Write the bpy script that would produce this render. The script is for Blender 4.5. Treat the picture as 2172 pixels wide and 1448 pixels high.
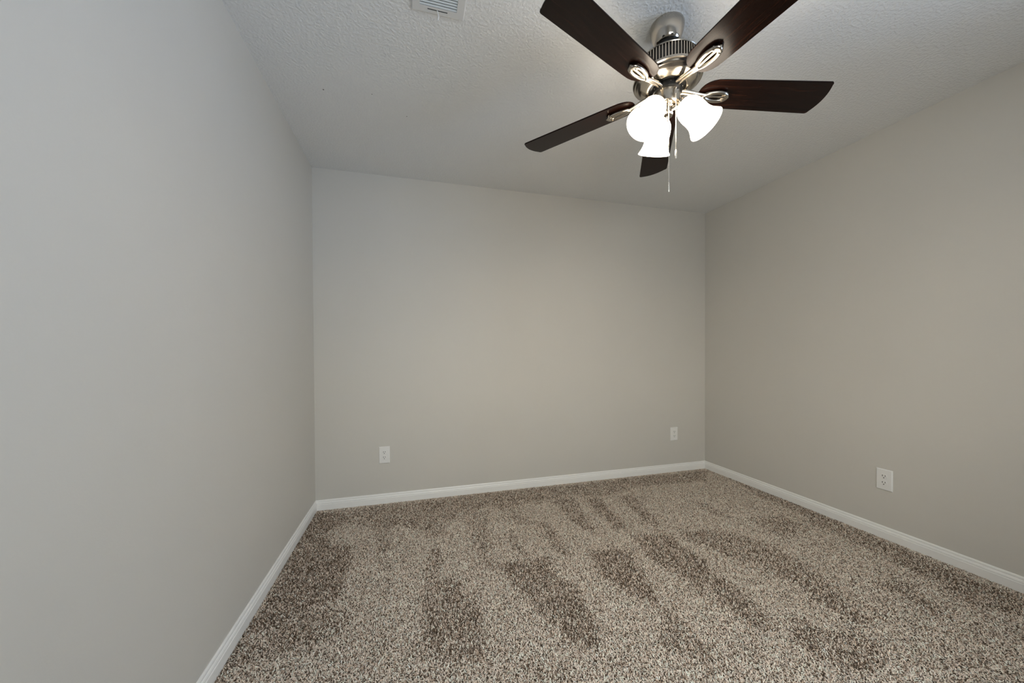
import bpy, bmesh, math, random
import numpy as np
from mathutils import Vector, Matrix

for _o in list(bpy.data.objects):
    bpy.data.objects.remove(_o)
S = bpy.context.scene
COL = S.collection
PI = math.pi

# ------------------------------------------------------------------ room measures (metres)
H = 2.44            # ceiling
W = 3.3808          # left wall x = 0, right wall x = W
D = 3.70            # back wall y = 0, near wall y = -D
BH = 0.0766         # baseboard height
FX, FY = 1.678, -1.592   # fan axis

# ------------------------------------------------------------------ look
EXPO = 0.0
WSTR = 15.3
WALLC = (0.64, 0.616, 0.562)
CEILC = (0.84, 0.842, 0.825)
TRIMC = (0.91, 0.90, 0.865)
LAMPC = (1.0, 0.87, 0.70)
# daylight outside: (ground, horizon, zenith)
REAR = ((0.31, 0.325, 0.33), (0.72, 0.70, 0.635), (0.50, 0.585, 0.63))
RIGHT = ((0.25, 0.34, 0.49), (0.20, 0.25, 0.315), (0.16, 0.225, 0.33))
LSTR = 14.5
LBULB = 190.0
SPACING = 0.0040
YW = 0.0027
NAP_SHADE = 0.40
LEAN0, LEAN1 = 72, 20
YARN = [(0.94, 0.80, 0.68), (0.74, 0.595, 0.48), (0.44, 0.33, 0.245), (0.15, 0.105, 0.072)]
YARNP = [0.57, 0.27, 0.11, 0.05]
# darker vacuum tracks on the floor: (strength, outline in metres)
PILE = [
  (0.9,[(0.0,-0.05),(0.2,-0.1),(0.22,-0.24),(0.15,-0.4),(0.2,-0.53),(0.33,-0.58),(0.35,-0.79),(0.33,-0.88),(0.36,-1.06),(0.28,-1.09),(0.2,-1.09),(0.14,-1.13),(0.08,-1.18),(0.03,-1.21),(0.0,-1.23),(0.03,-0.98),(0.0,-0.48)]),
  (0.55,[(0.0,-1.23),(0.14,-1.13),(0.2,-1.09),(0.38,-1.15),(0.41,-1.28),(0.29,-1.33),(0.15,-1.33),(0.07,-1.35),(0.02,-1.41),(0.0,-1.41)]),
  (0.6,[(0.02,-0.05),(1.19,-0.05),(1.14,-0.31),(0.9,-0.44),(0.72,-0.52),(0.56,-0.4),(0.52,-0.46),(0.35,-0.34),(0.23,-0.26)]),
  (0.5,[(0.43,-0.43),(0.54,-0.46),(0.55,-0.6),(0.51,-0.76),(0.55,-0.9),(0.5,-0.84),(0.47,-0.64)]),
  (0.5,[(0.73,-0.44),(0.88,-0.43),(0.86,-0.61),(0.76,-0.63)]),
  (0.6,[(0.75,-0.75),(0.83,-0.74),(0.81,-0.93),(0.77,-1.03),(0.71,-1.01),(0.74,-0.88)]),
  (0.7,[(0.73,-1.05),(0.87,-1.04),(0.89,-1.17),(0.97,-1.32),(0.93,-1.53),(0.81,-1.55),(0.72,-1.5),(0.7,-1.24)]),
  (0.65,[(0.75,-0.03),(3.35,-0.06),(3.13,-0.29),(2.57,-0.24),(2.1,-0.33),(1.88,-0.27),(1.62,-0.28),(1.38,-0.32),(1.23,-0.25),(1.05,-0.33),(0.9,-0.29),(0.75,-0.29)]),
  (0.5,[(1.05,-0.33),(1.18,-0.37),(1.12,-0.64),(1.0,-0.68)]),
  (0.6,[(1.01,-0.65),(1.11,-0.67),(1.07,-0.92),(1.12,-0.99),(1.08,-1.06),(1.03,-0.97)]),
  (0.5,[(1.22,-0.28),(1.38,-0.32),(1.43,-0.58),(1.35,-0.64),(1.29,-0.47)]),
  (0.55,[(1.22,-0.65),(1.29,-0.69),(1.29,-0.98),(1.23,-0.96)]),
  (0.7,[(1.43,-0.58),(1.53,-0.63),(1.51,-0.92),(1.51,-1.04),(1.46,-1.03),(1.45,-0.83)]),
  (0.75,[(1.68,-0.3),(1.87,-0.29),(1.77,-0.81),(1.71,-0.79),(1.68,-0.59)]),
  (0.75,[(1.93,-0.31),(2.06,-0.35),(1.98,-0.87),(1.9,-0.84),(1.91,-0.63)]),
  (0.75,[(2.19,-0.39),(2.34,-0.37),(2.21,-0.89),(2.14,-0.83),(2.17,-0.63)]),
  (0.8,[(1.11,-1.0),(1.39,-1.0),(1.36,-1.19),(1.42,-1.27),(1.4,-1.52),(1.35,-1.63),(1.28,-1.61),(1.22,-1.47),(1.14,-1.23)]),
  (0.85,[(1.62,-1.01),(1.86,-1.05),(1.79,-1.29),(1.75,-1.43),(1.71,-1.53),(1.68,-1.46),(1.61,-1.33),(1.57,-1.23)]),
  (0.6,[(1.69,-1.51),(1.77,-1.54),(1.71,-1.65),(1.74,-1.74),(1.67,-1.81),(1.63,-1.77),(1.67,-1.62)]),
  (0.8,[(1.95,-0.94),(2.17,-0.96),(2.17,-1.29),(1.96,-1.5),(1.96,-1.31),(1.9,-1.16)]),
  (0.7,[(2.29,-0.96),(2.45,-1.0),(2.31,-1.14),(2.24,-1.09)]),
  (0.65,[(0.72,-1.06),(0.88,-1.06),(0.93,-1.23),(0.95,-1.3),(0.9,-1.42),(0.92,-1.54),(0.86,-1.58),(0.79,-1.5),(0.71,-1.47)]),
  (0.5,[(1.06,-1.61),(1.21,-1.67),(1.16,-1.73),(1.04,-1.7)]),
  (0.65,[(3.42,-0.18),(3.43,-0.68),(3.38,-1.06),(3.33,-1.52),(3.29,-1.78),(3.34,-1.9),(3.12,-1.97),(3.04,-1.88),(3.09,-1.73),(3.12,-1.59),(3.13,-1.46),(3.18,-1.24),(3.12,-1.14),(3.25,-1.03),(3.24,-0.69)]),
  (0.6,[(2.84,-0.93),(3.08,-0.98),(3.08,-1.13),(2.99,-1.19),(2.8,-1.2)]),
  (0.5,[(2.66,-0.59),(2.75,-0.68),(2.75,-0.88),(2.66,-0.85)]),
  (0.65,[(2.26,-0.98),(2.53,-1.01),(2.65,-1.21),(2.66,-1.46),(2.61,-1.57),(2.51,-1.73),(2.5,-1.83),(2.43,-1.81),(2.42,-1.68),(2.43,-1.59),(2.38,-1.38),(2.3,-1.21)]),
  (0.65,[(2.12,-0.98),(2.16,-1.13),(2.14,-1.37),(2.15,-1.51),(2.1,-1.7),(2.06,-1.76),(1.99,-1.71),(2.0,-1.52),(1.99,-1.39),(1.91,-1.25)]),
  (0.6,[(2.79,-1.63),(2.97,-1.67),(2.89,-1.79),(2.83,-1.9),(2.77,-1.88),(2.82,-1.77)]),
  (0.65,[(2.26,-1.69),(2.25,-1.75),(2.29,-1.82),(2.4,-1.89),(2.26,-1.98),(2.16,-1.97),(2.1,-1.89),(2.08,-1.78)]),
  (0.5,[(1.71,-1.5),(1.75,-1.62),(1.74,-1.7),(1.72,-1.85),(1.66,-1.83),(1.59,-1.71),(1.59,-1.66)]),
]

# ------------------------------------------------------------------ camera
def camera():
    yaw, pitch, roll = 0.26911, -0.011194, -0.005302
    cy, sy, cp, sp, cr, sr = math.cos(yaw), math.sin(yaw), math.cos(pitch), math.sin(pitch), math.cos(roll), math.sin(roll)
    f = Vector((sy*cp, cy*cp, sp)); r = Vector((cy, -sy, 0)); u = r.cross(f)
    r2 = cr*r + sr*u; u2 = -sr*r + cr*u
    cd = bpy.data.cameras.new('camera'); co = bpy.data.objects.new('camera', cd); COL.objects.link(co)
    M = Matrix(((r2.x, u2.x, -f.x), (r2.y, u2.y, -f.y), (r2.z, u2.z, -f.z))).to_4x4()
    M.translation = (0.67003, -2.84955, 1.12107)
    co.matrix_world = M
    cd.sensor_width = 36; cd.lens = 36*767.327/2172
    cd.shift_x = 1.2228/2172; cd.shift_y = 32.839/2172
    cd.clip_start = 0.02; cd.clip_end = 200
    S.camera = co
camera()

# ------------------------------------------------------------------ world, light, exposure
S.view_settings.view_transform = 'Standard'; S.view_settings.look = 'None'
S.view_settings.exposure = EXPO; S.view_settings.gamma = 1.0
S.view_settings.use_curve_mapping = False
def world():
    w = bpy.data.worlds.new('daylight'); S.world = w; w.use_nodes = True
    nt = w.node_tree; nt.nodes.clear()
    out = nt.nodes.new('ShaderNodeOutputWorld'); bg = nt.nodes.new('ShaderNodeBackground')
    tc = nt.nodes.new('ShaderNodeTexCoord'); sep = nt.nodes.new('ShaderNodeSeparateXYZ')
    nt.links.new(tc.outputs['Generated'], sep.inputs[0])
    mp = nt.nodes.new('ShaderNodeMapRange'); mp.inputs[1].default_value = -1; mp.inputs[2].default_value = 1
    nt.links.new(sep.outputs['Z'], mp.inputs[0])
    ramps = []
    for ground, horizon, up in (REAR, RIGHT):
        r = nt.nodes.new('ShaderNodeValToRGB'); nt.links.new(mp.outputs[0], r.inputs[0]); e = r.color_ramp.elements
        e[0].position = 0.0; e[0].color = (*ground, 1); e[1].position = 1.0; e[1].color = (*up, 1)
        a = e.new(0.47); a.color = (*ground, 1); b = e.new(0.53); b.color = (*horizon, 1)
        ramps.append(r)
    # made-up outdoor light: dim sky over bright ground right, brighter sky to rear
    mx = nt.nodes.new('ShaderNodeMapRange'); mx.inputs[1].default_value = 0.1; mx.inputs[2].default_value = 0.8
    nt.links.new(sep.outputs['X'], mx.inputs[0])
    mix = nt.nodes.new('ShaderNodeMix'); mix.data_type = 'RGBA'; nt.links.new(mx.outputs[0], mix.inputs['Factor'])
    nt.links.new(ramps[0].outputs[0], mix.inputs['A']); nt.links.new(ramps[1].outputs[0], mix.inputs['B'])
    nt.links.new(mix.outputs['Result'], bg.inputs[0]); bg.inputs[1].default_value = WSTR
    nt.links.new(bg.outputs[0], out.inputs[0])
world()
# two windows out of the frame: one in the right wall beside the camera, one added behind it as fill light
WY0, WY1, WZ0, WZ1 = -3.45, -2.25, 0.72, 2.14
VX0, VX1, VZ0, VZ1 = 0.75, 2.05, 0.80, 2.10
def window_portal(name, loc, rot, sx, sy):
    ld = bpy.data.lights.new(name, 'AREA'); ld.shape = 'RECTANGLE'
    ld.size = sx; ld.size_y = sy; ld.cycles.is_portal = True
    lo = bpy.data.objects.new(name, ld); COL.objects.link(lo)
    lo.location = loc; lo.rotation_euler = rot
window_portal('right_daylight', (W+0.115, (WY0+WY1)/2, (WZ0+WZ1)/2), (0, PI/2, 0), WZ1-WZ0, WY1-WY0)
window_portal('rear_fill_portal', ((VX0+VX1)/2, -D-0.115, (VZ0+VZ1)/2), (PI/2, 0, 0), VX1-VX0, VZ1-VZ0)

# ------------------------------------------------------------------ material helpers
def new_mat(name):
    m = bpy.data.materials.new(name); m.use_nodes = True
    nt = m.node_tree; b = nt.nodes['Principled BSDF']
    return m, nt, b
def simple(name, col, rough=0.5, metal=0.0, spec=0.5):
    m, nt, b = new_mat(name)
    b.inputs['Base Color'].default_value = (*col, 1); b.inputs['Roughness'].default_value = rough
    b.inputs['Metallic'].default_value = metal; b.inputs['Specular IOR Level'].default_value = spec
    return m
def noise(nt, scale, detail=3, rough=0.5, vec=None, dist=0.0):
    n = nt.nodes.new('ShaderNodeTexNoise'); n.inputs['Scale'].default_value = scale
    n.inputs['Detail'].default_value = detail; n.inputs['Roughness'].default_value = rough
    n.inputs['Distortion'].default_value = dist
    if vec: nt.links.new(vec, n.inputs['Vector'])
    return n
def ramp(nt, fac, stops):
    r = nt.nodes.new('ShaderNodeValToRGB'); nt.links.new(fac, r.inputs[0])
    e = r.color_ramp.elements
    e[0].position, e[0].color = stops[0][0], (*stops[0][1], 1)
    e[1].position, e[1].color = stops[-1][0], (*stops[-1][1], 1)
    for p, c in stops[1:-1]:
        n = e.new(p); n.color = (*c, 1)
    return r
def bump(nt, b, height, strength, dist):
    n = nt.nodes.new('ShaderNodeBump'); n.inputs['Strength'].default_value = strength
    n.inputs['Distance'].default_value = dist
    nt.links.new(height, n.inputs['Height']); nt.links.new(n.outputs[0], b.inputs['Normal'])
def obj_coord(nt):
    return nt.nodes.new('ShaderNodeTexCoord').outputs['Object']

def wall_mat():
    m, nt, b = new_mat('greige_wall_paint')
    v = obj_coord(nt)
    n = noise(nt, 2.2, 2, 0.5, v)
    r = ramp(nt, n.outputs['Fac'], [(0.3, WALLC), (0.7, tuple(c*1.02 for c in WALLC))])
    nt.links.new(r.outputs[0], b.inputs['Base Color'])
    b.inputs['Roughness'].default_value = 0.55; b.inputs['Specular IOR Level'].default_value = 0.3
    n2 = noise(nt, 170, 3, 0.55, v)
    bump(nt, b, n2.outputs['Fac'], 0.10, 0.002)
    return m
def ceiling_mat():
    m, nt, b = new_mat('textured_ceiling_paint')
    v = obj_coord(nt)
    col = nt.nodes.new('ShaderNodeRGB'); col.outputs[0].default_value = (*CEILC, 1)
    last = col.outputs[0]
    for (x, y, r) in ((0.256, -0.846, 0.0036), (0.486, -0.874, 0.0026), (0.655, -0.74, 0.0026)):   # nail marks
        d = nt.nodes.new('ShaderNodeVectorMath'); d.operation = 'DISTANCE'; d.inputs[1].default_value = (x, y, 0)
        nt.links.new(v, d.inputs[0])
        lt = nt.nodes.new('ShaderNodeMath'); lt.operation = 'LESS_THAN'; lt.inputs[1].default_value = r
        nt.links.new(d.outputs['Value'], lt.inputs[0])
        mx = nt.nodes.new('ShaderNodeMix'); mx.data_type = 'RGBA'
        nt.links.new(lt.outputs[0], mx.inputs['Factor']); nt.links.new(last, mx.inputs['A'])
        mx.inputs['B'].default_value = (0.12, 0.11, 0.09, 1); last = mx.outputs['Result']
    nt.links.new(last, b.inputs['Base Color'])
    b.inputs['Roughness'].default_value = 0.7; b.inputs['Specular IOR Level'].default_value = 0.2
    n = noise(nt, 85, 3, 0.5, v, 0.0)
    r = ramp(nt, n.outputs['Fac'], [(0.42, (0, 0, 0)), (0.62, (1, 1, 1))])
    bump(nt, b, r.outputs[0], 0.45, 0.0032)
    return m
def wood_mat():
    m, nt, b = new_mat('dark_walnut_veneer')
    v = obj_coord(nt)
    mp = nt.nodes.new('ShaderNodeMapping'); mp.inputs['Scale'].default_value = (3.0, 42, 42)
    nt.links.new(v, mp.inputs['Vector'])
    n = noise(nt, 1.6, 6, 0.62, mp.outputs[0], 0.8)
    r = ramp(nt, n.outputs['Fac'], [(0.3, (0.0025, 0.0010, 0.0008)), (0.55, (0.0115, 0.0038, 0.0022)), (0.78, (0.038, 0.0120, 0.0058))])
    nt.links.new(r.outputs[0], b.inputs['Base Color'])
    b.inputs['Roughness'].default_value = 0.24; b.inputs['Specular IOR Level'].default_value = 0.17
    bump(nt, b, n.outputs['Fac'], 0.06, 0.001)
    return m
def nickel_mat(name, col, rough):
    m, nt, b = new_mat(name)
    v = obj_coord(nt)
    mp = nt.nodes.new('ShaderNodeMapping'); mp.inputs['Scale'].default_value = (1, 1, 22)
    nt.links.new(v, mp.inputs['Vector'])
    n = noise(nt, 40, 2, 0.5, mp.outputs[0])
    r = ramp(nt, n.outputs['Fac'], [(0.3, (rough*0.8,)*3), (0.7, (rough*1.25,)*3)])
    nt.links.new(r.outputs[0], b.inputs['Roughness'])
    b.inputs['Base Color'].default_value = (*col, 1); b.inputs['Metallic'].default_value = 1.0
    return m
def emit_mat(name, col, strength, base):
    m, nt, b = new_mat(name)
    b.inputs['Base Color'].default_value = (*base, 1); b.inputs['Roughness'].default_value = 0.35
    b.inputs['Emission Color'].default_value = (*col, 1); b.inputs['Emission Strength'].default_value = strength
    return m
def glass_mat():
    m = bpy.data.materials.new('window_glass'); m.use_nodes = True
    nt = m.node_tree; nt.nodes.clear()
    out = nt.nodes.new('ShaderNodeOutputMaterial'); mix = nt.nodes.new('ShaderNodeMixShader')
    tr = nt.nodes.new('ShaderNodeBsdfTransparent'); gl = nt.nodes.new('ShaderNodeBsdfGlossy'); gl.inputs['Roughness'].default_value = 0.02
    fr = nt.nodes.new('ShaderNodeFresnel'); fr.inputs['IOR'].default_value = 1.3
    nt.links.new(fr.outputs[0], mix.inputs[0]); nt.links.new(tr.outputs[0], mix.inputs[1]); nt.links.new(gl.outputs[0], mix.inputs[2])
    nt.links.new(mix.outputs[0], out.inputs[0])
    return m
def carpet_mat():
    m, nt, b = new_mat('carpet_yarn')
    a = nt.nodes.new('ShaderNodeAttribute'); a.attribute_name = 'yarn'
    nt.links.new(a.outputs['Color'], b.inputs['Base Color'])
    b.inputs['Roughness'].default_value = 0.9; b.inputs['Specular IOR Level'].default_value = 0.1
    return m

M_WALL, M_CEIL, M_WOOD = wall_mat(), ceiling_mat(), wood_mat()
M_NICK = nickel_mat('brushed_nickel', (0.50, 0.455, 0.39), 0.21)
M_NICKP = nickel_mat('polished_nickel', (0.50, 0.46, 0.405), 0.13)
M_CHAIN = nickel_mat('bright_chain', (0.90, 0.87, 0.80), 0.30)
M_BLACK = simple('black_steel', (0.006, 0.006, 0.006), 0.4)
M_TRIM = simple('white_trim_paint', TRIMC, 0.35)
M_PLATE = simple('white_outlet_plastic', (0.86, 0.85, 0.82), 0.3)
M_SLOT = simple('dark_slot', (0.05, 0.047, 0.042), 0.6)
M_VENT = simple('white_enamel', (0.72, 0.72, 0.70), 0.35)
M_LOUV = simple('louver_reflection_tint', (0.70, 0.75, 0.76), 0.28)  # bluish-white reflection put into the louver colour
M_DUCT = simple('dark_duct', (0.035, 0.04, 0.042), 0.7)
M_SHADE = emit_mat('lit_frosted_glass', LAMPC, LSTR, (0.85, 0.83, 0.78))
M_BULB = emit_mat('lit_bulb', LAMPC, LBULB, (0.9, 0.9, 0.9))
M_GLASS = glass_mat()
M_BACK = simple('carpet_backing', (0.12, 0.09, 0.065), 0.95, 0, 0.1)
M_YARN = carpet_mat()

# ------------------------------------------------------------------ mesh helpers
def link(name, me, mat, parent=None, kind=None, label=None, cat=None, group=None, smooth=False):
    if isinstance(me, bmesh.types.BMesh):
        bm = me; me = bpy.data.meshes.new(name)
        bmesh.ops.recalc_face_normals(bm, faces=bm.faces)
        bm.to_mesh(me); bm.free()
    if mat: me.materials.append(mat)
    if smooth:
        me.polygons.foreach_set('use_smooth', [True]*len(me.polygons))
        try: me.set_sharp_from_angle(angle=math.radians(38))
        except Exception: pass
    o = bpy.data.objects.new(name, me); COL.objects.link(o)
    if parent: o.parent = parent
    tag(o, kind, label, cat, group)
    return o
def tag(o, kind=None, label=None, cat=None, group=None):
    if kind: o['kind'] = kind
    if label: o['label'] = label
    if cat: o['category'] = cat
    if group: o['group'] = group
    return o
def empty(name, loc, rot=(0, 0, 0), **k):
    o = bpy.data.objects.new(name, None); COL.objects.link(o); o.location = loc; o.rotation_euler = rot
    o.empty_display_size = 0.05
    return tag(o, **k)
def box(bm, x0, x1, y0, y1, z0, z1, bev=0.0, seg=2):
    r = bmesh.ops.create_cube(bm, size=1.0)
    for v in r['verts']:
        v.co = Vector(((x0+x1)/2 + v.co.x*(x1-x0), (y0+y1)/2 + v.co.y*(y1-y0), (z0+z1)/2 + v.co.z*(z1-z0)))
    if bev > 0:
        ed = list({e for v in r['verts'] for e in v.link_edges})
        bmesh.ops.bevel(bm, geom=ed, offset=bev, segments=seg, profile=0.5, affect='EDGES')
    return bm
def lathe(bm, prof, seg=72, mat=None):
    """prof: (radius, z) list revolved about z; radius 0 closes the end."""
    rings = []
    T = mat or Matrix.Identity(4)
    for r, z in prof:
        if r < 1e-6: rings.append([bm.verts.new(T @ Vector((0, 0, z)))])
        else: rings.append([bm.verts.new(T @ Vector((r*math.cos(2*PI*i/seg), r*math.sin(2*PI*i/seg), z))) for i in range(seg)])
    for a, b in zip(rings, rings[1:]):
        for i in range(seg):
            j = (i+1) % seg
            if len(a) == 1 and len(b) == 1: break
            if len(a) == 1: bm.faces.new((a[0], b[i], b[j]))
            elif len(b) == 1: bm.faces.new((a[i], a[j], b[0]))
            else: bm.faces.new((a[i], a[j], b[j], b[i]))
    return bm
def tube(bm, pts, rx, ry=None, seg=12, closed=False, up=Vector((0, 0, 1))):
    """sweep an ellipse (rx sideways, ry along up) along a path; rx may be a list."""
    pts = [Vector(p) for p in pts]; n = len(pts)
    rxs = rx if isinstance(rx, (list, tuple)) else [rx]*n
    rys = rxs if ry is None else (ry if isinstance(ry, (list, tuple)) else [ry]*n)
    rings = []
    for i, p in enumerate(pts):
        if closed: d = pts[(i+1) % n] - pts[i-1]
        else: d = pts[min(i+1, n-1)] - pts[max(i-1, 0)]
        d.normalize(); s = d.cross(up)
        if s.length < 1e-4: s = d.cross(Vector((1, 0, 0)))
        s.normalize(); u = s.cross(d)
        rings.append([bm.verts.new(p + s*math.cos(2*PI*k/seg)*rxs[i] + u*math.sin(2*PI*k/seg)*rys[i]) for k in range(seg)])
    m = n if closed else n-1
    for i in range(m):
        a, b = rings[i], rings[(i+1) % n]
        for k in range(seg):
            l = (k+1) % seg
            bm.faces.new((a[k], a[l], b[l], b[k]))
    if not closed:
        bm.faces.new(rings[0]); bm.faces.new(rings[-1])
    return bm
def prism(bm, outline, z0, z1):
    lo = [bm.verts.new((x, y, z0)) for x, y in outline]; hi = [bm.verts.new((x, y, z1)) for x, y in outline]
    n = len(outline); bm.faces.new(lo); bm.faces.new(hi)
    for i in range(n):
        j = (i+1) % n
        bm.faces.new((lo[i], lo[j], hi[j], hi[i]))
    return bm

# ------------------------------------------------------------------ room shell
T = 0.12
def shell():
    b = bmesh.new(); box(b, -T, W+T, -D-T, T, -0.10, 0.0); link('floor', b, M_BACK, kind='structure')
    b = bmesh.new(); box(b, -T, W+T, -D-T, T, H, H+0.10)
    for v in b.verts: v.co.z -= H
    c = link('ceiling', b, M_CEIL, kind='structure'); c.location.z = H
    b = bmesh.new(); box(b, -T, 0, -D, 0, 0, H); link('wall_left', b, M_WALL, kind='structure')
    b = bmesh.new(); box(b, -T, W+T, 0, T, 0, H); link('wall_back', b, M_WALL, kind='structure')
    b = bmesh.new()
    box(b, -T, VX0, -D-T, -D, 0, H); box(b, VX1, W+T, -D-T, -D, 0, H)
    box(b, VX0, VX1, -D-T, -D, 0, VZ0); box(b, VX0, VX1, -D-T, -D, VZ1, H)
    link('wall_front', b, M_WALL, kind='structure')
    b = bmesh.new()
    box(b, W, W+T, WY1, 0, 0, H); box(b, W, W+T, -D, WY0, 0, H)
    box(b, W, W+T, WY0, WY1, 0, WZ0); box(b, W, W+T, WY0, WY1, WZ1, H)
    link('wall_right', b, M_WALL, kind='structure')
shell()

BB = [(0.0, 0.0), (0.0130, 0.0), (0.0130, 0.0445), (0.0120, 0.0465), (0.0102, 0.0475), (0.0102, 0.0490), (0.0116, 0.0505), (0.0116, 0.0535),
      (0.0098, 0.0590), (0.0078, 0.0615), (0.0062, 0.0625), (0.0062, 0.0640), (0.0072, 0.0652), (0.0070, 0.0700), (0.0052, 0.0745), (0.0030, BH), (0.0, BH)]
def baseboard(name, a, b, inward, m0, m1):
    """a->b along the wall, mitred at the ends (m0/m1 = 1: shortened by the depth)."""
    a, b, n = Vector(a), Vector(b), Vector(inward); d = (b-a).normalized()
    bm = bmesh.new()
    A = [bm.verts.new(a + n*t + d*t*m0 + Vector((0, 0, z))) for t, z in BB]
    B = [bm.verts.new(b + n*t - d*t*m1 + Vector((0, 0, z))) for t, z in BB]
    k = len(BB); bm.faces.new(A); bm.faces.new(B)
    for i in range(k):
        j = (i+1) % k; bm.faces.new((A[i], A[j], B[j], B[i]))
    return link(name, bm, M_TRIM, kind='structure')
baseboard('baseboard_left', (0, -D, 0), (0, 0, 0), (1, 0, 0), 1, 1)
baseboard('baseboard_back', (0, 0, 0), (W, 0, 0), (0, -1, 0), 1, 1)
baseboard('baseboard_right', (W, 0, 0), (W, -D, 0), (-1, 0, 0), 1, 1)
baseboard('baseboard_front', (W, -D, 0), (0, -D, 0), (0, 1, 0), 1, 1)

def window(name, loc, rz, hw, h):
    root = empty(name, loc, (0, 0, rz), kind='structure')
    f = 0.045
    b = bmesh.new()
    box(b, -0.03, 0.03, -hw, -hw+f, 0, h, 0.004); box(b, -0.03, 0.03, hw-f, hw, 0, h, 0.004)
    box(b, -0.03, 0.03, -hw+f, hw-f, 0, f, 0.004); box(b, -0.03, 0.03, -hw+f, hw-f, h-f, h, 0.004)
    link('window_frame', b, M_TRIM, root)
    b = bmesh.new(); box(b, -0.02, 0.02, -hw+f, hw-f, h/2-0.02, h/2+0.02, 0.004); link('meeting_rail', b, M_TRIM, root)
    for z0, z1 in ((f, h/2-0.02), (h/2+0.02, h-f)):
        b = bmesh.new(); box(b, -0.002, 0.002, -hw+f, hw-f, z0, z1); link('window_pane', b, M_GLASS, root)
    b = bmesh.new(); box(b, -0.115, -0.07, -hw-0.04, hw+0.04, -0.02, -0.0005, 0.004); link('window_sill', b, M_TRIM, root)
window('window_1', (W+0.07, (WY0+WY1)/2, WZ0), 0, (WY1-WY0)/2, WZ1-WZ0)
window('added_fill_window', ((VX0+VX1)/2, -D-0.07, VZ0), -PI/2, (VX1-VX0)/2, VZ1-VZ0)  # unseen window, added to brighten the walls

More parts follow.
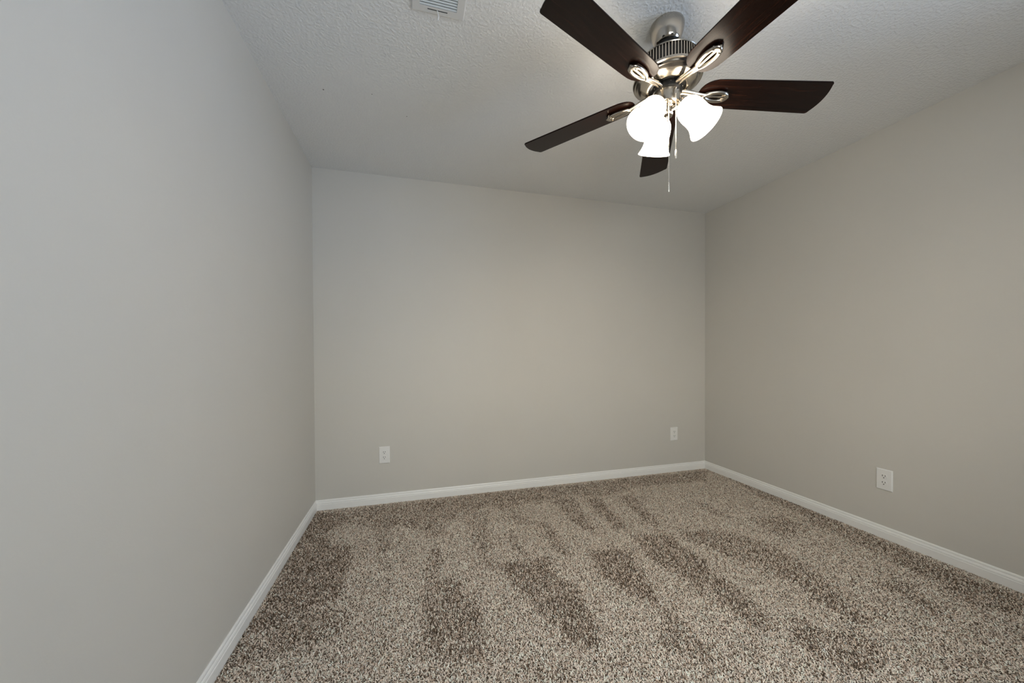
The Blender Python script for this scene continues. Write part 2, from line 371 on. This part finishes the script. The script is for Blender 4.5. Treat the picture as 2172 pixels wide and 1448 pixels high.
# ------------------------------------------------------------------ carpet: every tuft a bent ribbon of yarn
def pile_mask(nx, ny, cell):
    g = np.zeros((nx, ny)); xs = (np.arange(nx)+0.5)*cell; ys = -(np.arange(ny)+0.5)*cell
    X, Y = np.meshgrid(xs, ys, indexing='ij')
    for w, pts in PILE:
        ins = np.zeros((nx, ny), bool); n = len(pts)
        for i in range(n):
            x1, y1 = pts[i]; x2, y2 = pts[(i+1) % n]
            if y1 == y2: continue
            c = ((y1 > Y) != (y2 > Y)) & (X < (x2-x1)*(Y-y1)/(y2-y1)+x1)
            ins ^= c
        g = np.maximum(g, ins*w)
    for _ in range(4):
        p = np.pad(g, 1, mode='edge')
        g = (p[:-2, 1:-1]+p[2:, 1:-1]+p[1:-1, :-2]+p[1:-1, 2:]+2*g)/6
    return g
def carpet():
    rng = np.random.default_rng(7)
    sp = SPACING; nx, ny = int(W/sp), int(D/sp)
    X, Y = np.meshgrid((np.arange(nx)+0.5)*sp, -(np.arange(ny)+0.5)*sp, indexing='ij')
    x = X.ravel(); y = Y.ravel()
    keep = (y > -2.3) | (rng.random(x.size) < 0.35)
    x, y = x[keep], y[keep]; n = x.size
    x = x + rng.normal(0, sp*0.38, n); y = y + rng.normal(0, sp*0.38, n)
    cell = 0.012; g = pile_mask(int(W/cell)+2, int(D/cell)+2, cell)
    gi = np.clip((x/cell-0.5), 0, g.shape[0]-1.01); gj = np.clip((-y/cell-0.5), 0, g.shape[1]-1.01)
    i0, j0 = gi.astype(int), gj.astype(int); fx, fy = gi-i0, gj-j0
    k = (g[i0, j0]*(1-fx)*(1-fy)+g[i0+1, j0]*fx*(1-fy)+g[i0, j0+1]*(1-fx)*fy+g[i0+1, j0+1]*fx*fy)
    # patchy wobble so that the vacuum tracks have broken edges
    wob = rng.normal(0, 1, (48, 48))
    wi = np.clip((x/W*47).astype(int), 0, 47); wj = np.clip((-y/D*47).astype(int), 0, 47)
    k = np.clip(k + 0.05*wob[wi, wj] + rng.normal(0, 0.12, n), 0, 1)
    L = rng.normal(0.0094, 0.0016, n)
    # brushed pile lies flat and shows its sides; pile pushed back stands up and shows its gaps
    lean = np.radians(LEAN0 - LEAN1*k) + rng.normal(0, 0.22, n)
    az = np.radians(75) + rng.normal(0, 2.1, n)
    hx, hy = np.cos(az), np.sin(az)
    bend = rng.normal(0, 1.0, n)
    a2 = az + bend; hx2, hy2 = np.cos(a2), np.sin(a2)
    l1 = np.clip(lean*0.55, -0.2, 1.25); l2 = np.clip(lean*1.15, -0.1, 1.5)
    p0 = np.stack([x, y, np.full(n, 0.0)], 1)
    p1 = p0 + np.stack([hx*np.sin(l1), hy*np.sin(l1), np.cos(l1)], 1)*(L*0.5)[:, None]
    p2 = p1 + np.stack([hx2*np.sin(l2), hy2*np.sin(l2), np.cos(l2)], 1)*(L*0.55)[:, None]
    sa = az + PI/2 + rng.normal(0, 0.35, n)
    sv = np.stack([np.cos(sa), np.sin(sa), rng.normal(0, 0.3, n)], 1)
    sv2 = np.stack([np.cos(sa+bend), np.sin(sa+bend), rng.normal(0, 0.3, n)], 1)
    wd = rng.normal(YW, YW*0.14, n)[:, None]
    V = np.stack([p0-sv*wd*0.5, p0+sv*wd*0.5, p1-sv*wd*0.55, p1+sv*wd*0.55, p2-sv2*wd*0.42, p2+sv2*wd*0.42], 1)
    V[:, :, 0] = np.clip(V[:, :, 0], 0.0135, W-0.0135); V[:, :, 1] = np.clip(V[:, :, 1], -D+0.0135, -0.0135)
    V[:, :, 2] = np.maximum(V[:, :, 2], 0.0004)
    me = bpy.data.meshes.new('carpet')
    me.vertices.add(n*6); me.vertices.foreach_set('co', V.reshape(-1).astype(np.float32))
    base = (np.arange(n)*6)[:, None]
    F = np.concatenate([base+np.array([[0, 1, 3, 2]]), base+np.array([[2, 3, 5, 4]])], 1).reshape(-1, 4)
    me.loops.add(F.size); me.polygons.add(len(F))
    me.loops.foreach_set('vertex_index', F.ravel().astype(np.int32))
    me.polygons.foreach_set('loop_start', (np.arange(len(F))*4).astype(np.int32))
    me.update(calc_edges=True)
    pal = np.array(YARN)
    # nap shading put into the colour: paler yarn where flat, browner in tracks
    pick = rng.random(n) + k*NAP_SHADE
    cut = np.cumsum(YARNP)[:-1]
    c = pal[np.searchsorted(cut, np.clip(pick, 0, 0.9999))]*rng.normal(1, 0.10, n)[:, None]
    c = np.clip(c, 0.01, 0.9)
    at = me.attributes.new('yarn', 'FLOAT_COLOR', 'POINT')
    C6 = np.ones((n, 6, 4), np.float32); C6[:, :, :3] = c[:, None, :]
    at.data.foreach_set('color', C6.ravel())
    link('carpet', me, M_YARN, kind='stuff', label='speckled brown and beige carpet pile with vacuum tracks, covering the whole floor', cat='carpet')
carpet()

# ------------------------------------------------------------------ outlets
def outlet(loc, rz, label, first=None):
    if first is None:
        root = empty('wall_outlet', loc, (0, 0, rz))
        b = bmesh.new()          # cover plate: local y points into the room (negative), x along the wall
        w, h = 0.0388, 0.0622
        base = [(-w, -h), (w, -h), (w, h), (-w, h)]; ins = 0.0042
        lo = [b.verts.new((x, 0, z)) for x, z in base]
        mid = [b.verts.new((x, -0.0022, z)) for x, z in base]
        top = [b.verts.new((x-math.copysign(ins, x), -0.0062, z-math.copysign(ins, z))) for x, z in base]
        b.faces.new(top); b.faces.new(lo)
        for p, q in ((lo, mid), (mid, top)):
            for i in range(4): b.faces.new((p[i], p[(i+1) % 4], q[(i+1) % 4], q[i]))
        link('cover_plate', b, M_PLATE, root)
        for s in (1, -1):
            b = bmesh.new(); cz = s*0.0195
            pts = []
            for i in range(32):
                a = 2*PI*i/32; x = 0.0172*math.cos(a); z = 0.0172*math.sin(a)
                pts.append((x, max(-0.0142, min(0.0142, z))))
            lo = [b.verts.new((x, -0.006, z+cz)) for x, z in pts]; hi = [b.verts.new((x*0.96, -0.0082, z*0.96+cz)) for x, z in pts]
            b.faces.new(hi)
            for i in range(32): b.faces.new((lo[i], lo[(i+1) % 32], hi[(i+1) % 32], hi[i]))
            r = link('receptacle', b, M_PLATE, root)
            for sx, hh in ((-0.0064, 0.0050), (0.0064, 0.0042)):
                b = bmesh.new(); box(b, sx-0.0014, sx+0.0014, -0.0085, -0.0078, cz+0.0042-hh, cz+0.0042+hh); link('slot', b, M_SLOT, r)
            b = bmesh.new(); lathe(b, [(0, 0), (0.0029, 0), (0.0029, 0.0007), (0, 0.0007)], 16, Matrix.Translation((0, -0.0078, cz-0.0078)) @ Matrix.Rotation(PI/2, 4, 'X'))
            link('ground_hole', b, M_SLOT, r)
        b = bmesh.new(); lathe(b, [(0, 0), (0.0032, 0), (0.0030, 0.0008), (0, 0.0012)], 16, Matrix.Translation((0, -0.0060, 0)) @ Matrix.Rotation(PI/2, 4, 'X'))
        link('screw', b, M_PLATE, root)
    else:
        root = copy_tree(first); root.location = loc; root.rotation_euler = (0, 0, rz)
    tag(root, None, label, 'outlet', 'duplex outlets low on the walls')
    return root
def copy_tree(o, parent=None):
    c = o.copy(); COL.objects.link(c)
    if parent is not None: c.parent = parent
    for ch in list(o.children): copy_tree(ch, c)
    return c
out1 = outlet((0.468, 0, 0.366), 0, 'white duplex outlet on the back wall near its left corner')
outlet((3.028, 0, 0.358), 0, 'small white duplex outlet on the back wall near the far right corner', out1)
outlet((W, -1.370, 0.355), -PI/2, 'white duplex outlet on the right wall, largest of the three outlets', out1)

# ------------------------------------------------------------------ ceiling vent
def vent():
    root = empty('ceiling_vent', (0.779, -1.556, H))
    tag(root, None, 'white louvered air vent with a small damper lever on the ceiling, left of the fan', 'vent')
    hx, hy = 0.1005, 0.1525; ix, iy = 0.0690, 0.1215; z = -0.0062
    b = bmesh.new()
    def ring(x0, y0, zz): return [b.verts.new((sx*x0, sy*y0, zz)) for sx, sy in ((-1, -1), (1, -1), (1, 1), (-1, 1))]
    R = [ring(hx, hy, 0), ring(hx, hy, -0.0025), ring(hx-0.005, hy-0.005, z), ring(ix, iy, z), ring(ix, iy, -0.0005)]
    for p, q in zip(R, R[1:]):
        for i in range(4): b.faces.new((p[i], p[(i+1) % 4], q[(i+1) % 4], q[i]))
    link('vent_frame', b, M_VENT, root)
    b = bmesh.new(); box(b, -ix, ix, -iy, iy, -0.0006, -0.0001); link('duct_opening', b, M_DUCT, root)
    b = bmesh.new(); N = 22
    for i in range(N):
        cy = -iy + (i+0.5)*2*iy/N; t = math.radians(-30); w = 0.0035; th = 0.0005
        vs = []
        for sx in (-ix, ix):
            for (a, c) in ((-w, -th), (w, -th), (w, th), (-w, th)):
                vs.append(b.verts.new((sx, cy + a*math.cos(t) - c*math.sin(t), -0.0042 + a*math.sin(t)*0.75 + c*math.cos(t))))
        b.faces.new(vs[:4]); b.faces.new(vs[4:])
        for k in range(4): b.faces.new((vs[k], vs[(k+1) % 4], vs[4+(k+1) % 4], vs[4+k]))
    link('louvers', b, M_LOUV, root)
    b = bmesh.new(); box(b, -0.040, 0.035, 0.1300, 0.1335, z-0.0003, z+0.001); link('lever_slot', b, M_DUCT, root)
    b = bmesh.new()
    tube(b, [(-0.004, 0.1315, z+0.001), (-0.001, 0.1325, z-0.008), (0.0018, 0.135, z-0.016), (0.0005, 0.137, z-0.024), (-0.0015, 0.138, z-0.031)],
         [0.0022, 0.0020, 0.0022, 0.0026, 0.0022], [0.0012]*5, 8, up=Vector((0, 1, 0)))
    link('damper_lever', b, M_VENT, root, smooth=True)
vent()

# ------------------------------------------------------------------ ceiling fan (z below is height above the floor)
def fan():
    root = empty('ceiling_fan', (FX, FY, H))
    tag(root, None, 'brushed nickel ceiling fan with five dark walnut blades and three lit glass shades', 'ceiling fan')
    dz = lambda prof: [(r, z-H) for r, z in prof]
    # canopy
    b = bmesh.new(); lathe(b, dz([(0, 2.4398), (0.0645, 2.4398), (0.0655, 2.436), (0.0652, 2.428), (0.0630, 2.415), (0.0590, 2.400), (0.0540, 2.387), (0.0495, 2.376), (0.0465, 2.3690), (0.0430, 2.3665), (0.0385, 2.368), (0, 2.368)]))
    link('canopy', b, M_NICKP, root, smooth=True)
    b = bmesh.new(); lathe(b, dz([(0, 2.3695), (0.0345, 2.3695), (0.0365, 2.356), (0.0345, 2.345), (0, 2.345)])); link('hanger_ball', b, M_BLACK, root, smooth=True)
    b = bmesh.new(); lathe(b, dz([(0, 2.346), (0.0390, 2.346), (0.0415, 2.342), (0.0420, 2.325), (0.0440, 2.310), (0.0500, 2.302), (0.0520, 2.299), (0, 2.299)])); link('motor_coupling', b, M_NICKP, root, smooth=True)
    # motor housing
    b = bmesh.new(); lathe(b, dz([(0, 2.301), (0.055, 2.300), (0.090, 2.297), (0.110, 2.293), (0.1185, 2.2895), (0.1205, 2.2865), (0.1190, 2.2838), (0.1100, 2.2835), (0.1100, 2.2290), (0.1190, 2.2285), (0.1265, 2.2275),
        (0.1310, 2.2245), (0.1320, 2.2205), (0.1305, 2.2165), (0.1255, 2.2140), (0.1235, 2.2125), (0.1220, 2.2090), (0.1185, 2.2065), (0.1160, 2.2050), (0.1125, 2.2000), (0.1040, 2.1945), (0.0930, 2.1900), (0.0810, 2.1865), (0.0745, 2.1850), (0.0720, 2.1860), (0.0705, 2.1990), (0, 2.1990)]))
    mh = link('motor_housing', b, M_NICK, root, smooth=True)
    b = bmesh.new(); lathe(b, dz([(0.1115, 2.2835), (0.1115, 2.2290)])); link('vent_shadow_gap', b, M_BLACK, mh)
    b = bmesh.new(); NF = 66
    for i in range(NF):
        a = 2*PI*i/NF; Rm = Matrix.Rotation(a, 4, 'Z')
        t = bmesh.new(); box(t, 0.1105, 0.1180, -0.0018, 0.0018, 2.2836-H, 2.2288-H, 0.0006, 1)
        bmesh.ops.transform(t, matrix=Rm, verts=t.verts); tm = bpy.data.meshes.new('t'); t.to_mesh(tm); t.free(); b.from_mesh(tm); bpy.data.meshes.remove(tm)
    link('vent_grille', b, M_NICK, mh)
    # rotor hub that carries the blade arms
    b = bmesh.new(); lathe(b, dz([(0, 2.1995), (0.0690, 2.1995), (0.0690, 2.1925), (0.0580, 2.1905), (0.0565, 2.1690), (0, 2.1690)])); hub = link('rotor_hub', b, M_BLACK, root, smooth=True)
    for i in range(10):
        a = 2*PI*(i+0.5)/10+0.2; b = bmesh.new()
        lathe(b, [(0, 0.0), (0.0032, 0.0), (0.0030, 0.0018), (0, 0.0024)], 12, Matrix.Translation((0.0570*math.cos(a), 0.0570*math.sin(a), 2.183-H)) @ Matrix.Rotation(a, 4, 'Z') @ Matrix.Rotation(PI/2, 4, 'Y'))
        link('screw', b, M_NICKP, hub, smooth=True)
    # switch housing
    b = bmesh.new(); lathe(b, dz([(0, 2.1720), (0.0470, 2.1720), (0.0495, 2.1705), (0.0500, 2.1670), (0.0500, 2.1250), (0.0485, 2.1195), (0.0440, 2.1165), (0.0360, 2.1155), (0, 2.1150)])); sw = link('switch_housing', b, M_NICK, root, smooth=True)
    for a in (-1.35, 1.8):
        b = bmesh.new(); lathe(b, [(0, 0), (0.0040, 0), (0.0038, 0.002), (0, 0.003)], 12, Matrix.Translation((0.0498*math.cos(a), 0.0498*math.sin(a), 2.160-H)) @ Matrix.Rotation(a, 4, 'Z') @ Matrix.Rotation(PI/2, 4, 'Y'))
        link('screw', b, M_BLACK, sw, smooth=True)
    # light fitter stem
    b = bmesh.new(); lathe(b, dz([(0, 2.1165), (0.0270, 2.1165), (0.0265, 2.1110), (0.0225, 2.1080), (0.0215, 2.0880), (0.0230, 2.0840), (0.0210, 2.0780), (0.0130, 2.0735), (0.0060, 2.0710), (0.0055, 2.0660), (0.0075, 2.0620), (0.0055, 2.0580), (0, 2.0570)])); link('light_fitter', b, M_NICKP, root, smooth=True)
    # lamp holders, shades, bulbs
    tilt = math.radians(36)
    prof = [(0.0235, 0.0), (0.0300, 0.003), (0.0380, 0.010), (0.0440, 0.020), (0.0480, 0.034), (0.0495, 0.050), (0.0492, 0.066), (0.0490, 0.080), (0.0500, 0.093), (0.0530, 0.106), (0.0580, 0.118), (0.0635, 0.128), (0.0670, 0.1345)]
    for k in range(3):
        a = math.radians(-45.8 + 120*k)
        # local +z of the shade runs from neck to rim: outward and down
        ax = Vector((math.sin(tilt)*math.cos(a), math.sin(tilt)*math.sin(a), -math.cos(tilt)))
        rim = Vector((0.140*math.cos(a), 0.140*math.sin(a), 2.000-H))
        nk = rim - ax*0.1345
        q = Vector((0, 0, 1)).rotation_difference(ax).to_matrix().to_4x4(); Mx = Matrix.Translation(nk) @ q
        b = bmesh.new(); lathe(b, [(0, -0.016), (0.0150, -0.016), (0.0185, -0.013), (0.0190, -0.008), (0.0215, -0.006), (0.0260, -0.003), (0.0265, 0.006), (0.0240, 0.0065), (0.0225, -0.002), (0, -0.002)], 40, Mx)
        p0 = nk - ax*0.012; st = Vector((0.018*math.cos(a), 0.018*math.sin(a), 2.100-H))
        tube(b, [st, (st+p0)/2 - Vector((0, 0, 0.002)), p0], 0.009, None, 12)
        link('lamp_holder', b, M_NICKP, root, smooth=True)
        b = bmesh.new(); th = 0.0028
        inner = [(r-th, s) for r, s in prof]
        lathe(b, prof + [(0.0655, 0.1352)] + inner[::-1] + [prof[0]], 56, Mx)
        bmesh.ops.remove_doubles(b, verts=b.verts, dist=1e-6)
        sh = link('glass_shade', b, M_SHADE, root, label='lit frosted white bell shade', smooth=True)
        b = bmesh.new(); lathe(b, [(0, 0.0), (0.012, 0.0), (0.013, 0.022), (0.018, 0.036), (0.026, 0.052), (0.029, 0.066), (0.026, 0.082), (0.016, 0.093), (0, 0.097)], 28, Mx)
        link('light_bulb', b, M_BULB, sh, smooth=True)
    # blades and blade arms, built once each and copied
    R, wt, wr = 0.6472, 0.1485, 0.132
    def half(r): return 0.5*(wr + (wt-wr)*(r-0.25)/(R-0.25))
    rc = 0.013
    out_p = []
    for i in range(13):                       # rounded root
        t = PI/2 + PI*i/12
        cx, cyv = math.cos(t), math.sin(t)
        x = 0.212 + 0.084*math.copysign(abs(cx)**0.80, cx); y = half(0.20)*math.copysign(abs(cyv)**0.80, cyv)
        out_p.append((x, y))
    def corner(s, rr):
        pts = []
        for i in range(7):
            t = i/6*PI/2
            pts.append((rr - rc + rc*math.sin(t)*0.95, s*(half(rr) - rc + rc*math.cos(t))))
        return pts
    lowc = corner(-1, R-0.0037); upc = corner(1, R+0.0037)
    tip = []
    for i in range(1, 12):
        u = i/12; y = lowc[-1][1] + (upc[-1][1]-lowc[-1][1])*u
        tip.append((lowc[-1][0] + (upc[-1][0]-lowc[-1][0])*u + 0.0135*(1-(2*u-1)**2), y))
    outline = out_p + lowc + tip + upc[::-1]
    b = bmesh.new(); prism(b, outline, -0.0028, 0.0028)
    bmesh.ops.recalc_face_normals(b, faces=b.faces)
    be = [e for e in b.edges if abs(e.verts[0].co.z-e.verts[1].co.z) < 1e-6]
    bmesh.ops.bevel(b, geom=be, offset=0.0009, segments=2, affect='EDGES')
    blade = link('blade', b, M_WOOD, root)
    # blade arm: twin ridged bars from the hub, ending in a long ring with a centre tongue under the blade root
    b = bmesh.new(); zb = -0.0125
    ringp = []
    for i in range(40):
        t = 2*PI*i/40; c, s = math.cos(t), math.sin(t)
        ringp.append((0.199 + 0.047*c, s*(0.0190 + 0.0035*c), zb))
    tube(b, ringp, 0.0078, 0.0074, 12, closed=True)
    tube(b, [(0.160, 0, zb+0.001), (0.180, 0, zb+0.001), (0.215, 0, zb+0.001), (0.242, 0, zb)], [0.0048, 0.0052, 0.0052, 0.0060], [0.0052]*4, 12)
    tube(b, [(0.232, 0.015, zb), (0.247, 0, zb+0.001), (0.232, -0.015, zb)], 0.0105, 0.0072, 12)
    for s in (-1, 1):
        tube(b, [(0.052, s*0.0068, 0.002), (0.075, s*0.0064, 0.001), (0.105, s*0.0060, -0.004), (0.132, s*0.0056, -0.009), (0.150, s*0.0060, zb), (0.164, s*0.011, zb)],
             [0.0068, 0.0066, 0.0064, 0.0062, 0.0062, 0.006], [0.0062, 0.006, 0.0058, 0.0056, 0.006, 0.006], 12)
    for px, py in ((0.234, 0.013), (0.234, -0.013)):
        lathe(b, [(0, 0.002), (0.0042, 0.002), (0.0042, -0.002), (0, -0.0034)], 12, Matrix.Translation((px, py, zb-0.0065)))
    arm = link('blade_arm', b, M_NICK, root, label='nickel blade arm with open ring', smooth=True)
    ph0, pitch0, dr0, z0 = -0.24, 0.1759, 0.0207, 2.1728-H
    dph = [0.88, -0.28, 0.80, -1.11, -0.29]; dpi = [0.36, 0.30, 0.43, -0.92, -0.17]; ddr = [-0.0079, -0.0109, -0.0143, 0.0059, 0.0271]
    for k in range(5):
        a = ph0 - math.radians(72)*k + math.radians(dph[k]); p = pitch0 + math.radians(dpi[k]); dr = dr0 + ddr[k]
        Mk = Matrix.Translation((0, 0, z0 + 0.25*dr)) @ Matrix.Rotation(a, 4, 'Z') @ Matrix.Rotation(math.atan(dr), 4, 'Y') @ Matrix.Rotation(-p, 4, 'X')
        for src in (blade, arm):
            o = src if k == 0 else src.copy()
            if k: COL.objects.link(o); o.parent = root
            o.matrix_local = Mk
    # pull chains with fobs
    for nm, (cx, cyy, zt, zf, ze) in (('long', (-0.022, -0.037, 2.118, 1.790, 1.753)), ('short', (-0.002, -0.053, 2.135, 1.914, 1.879))):
        b = bmesh.new(); n = int((zt-zf)/0.0032)
        for i in range(n):
            z = zt - (zt-zf)*i/n
            bmesh.ops.create_icosphere(b, subdivisions=1, radius=0.0015, matrix=Matrix.Translation((cx, cyy, z-H)))
        tube(b, [(cx, cyy, zt-H), (cx, cyy, zf-H)], 0.0007, None, 6)
        ch = link('pull_chain', b, M_CHAIN, root)
        b = bmesh.new(); lathe(b, [(0, zf+0.002-H), (0.0018, zf+0.001-H), (0.0030, zf-0.004-H), (0.0032, ze+0.006-H), (0.0024, ze+0.001-H), (0, ze-H)], 16, Matrix.Translation((cx, cyy, 0)))
        link('pull_fob', b, M_CHAIN, ch, smooth=True)
fan()
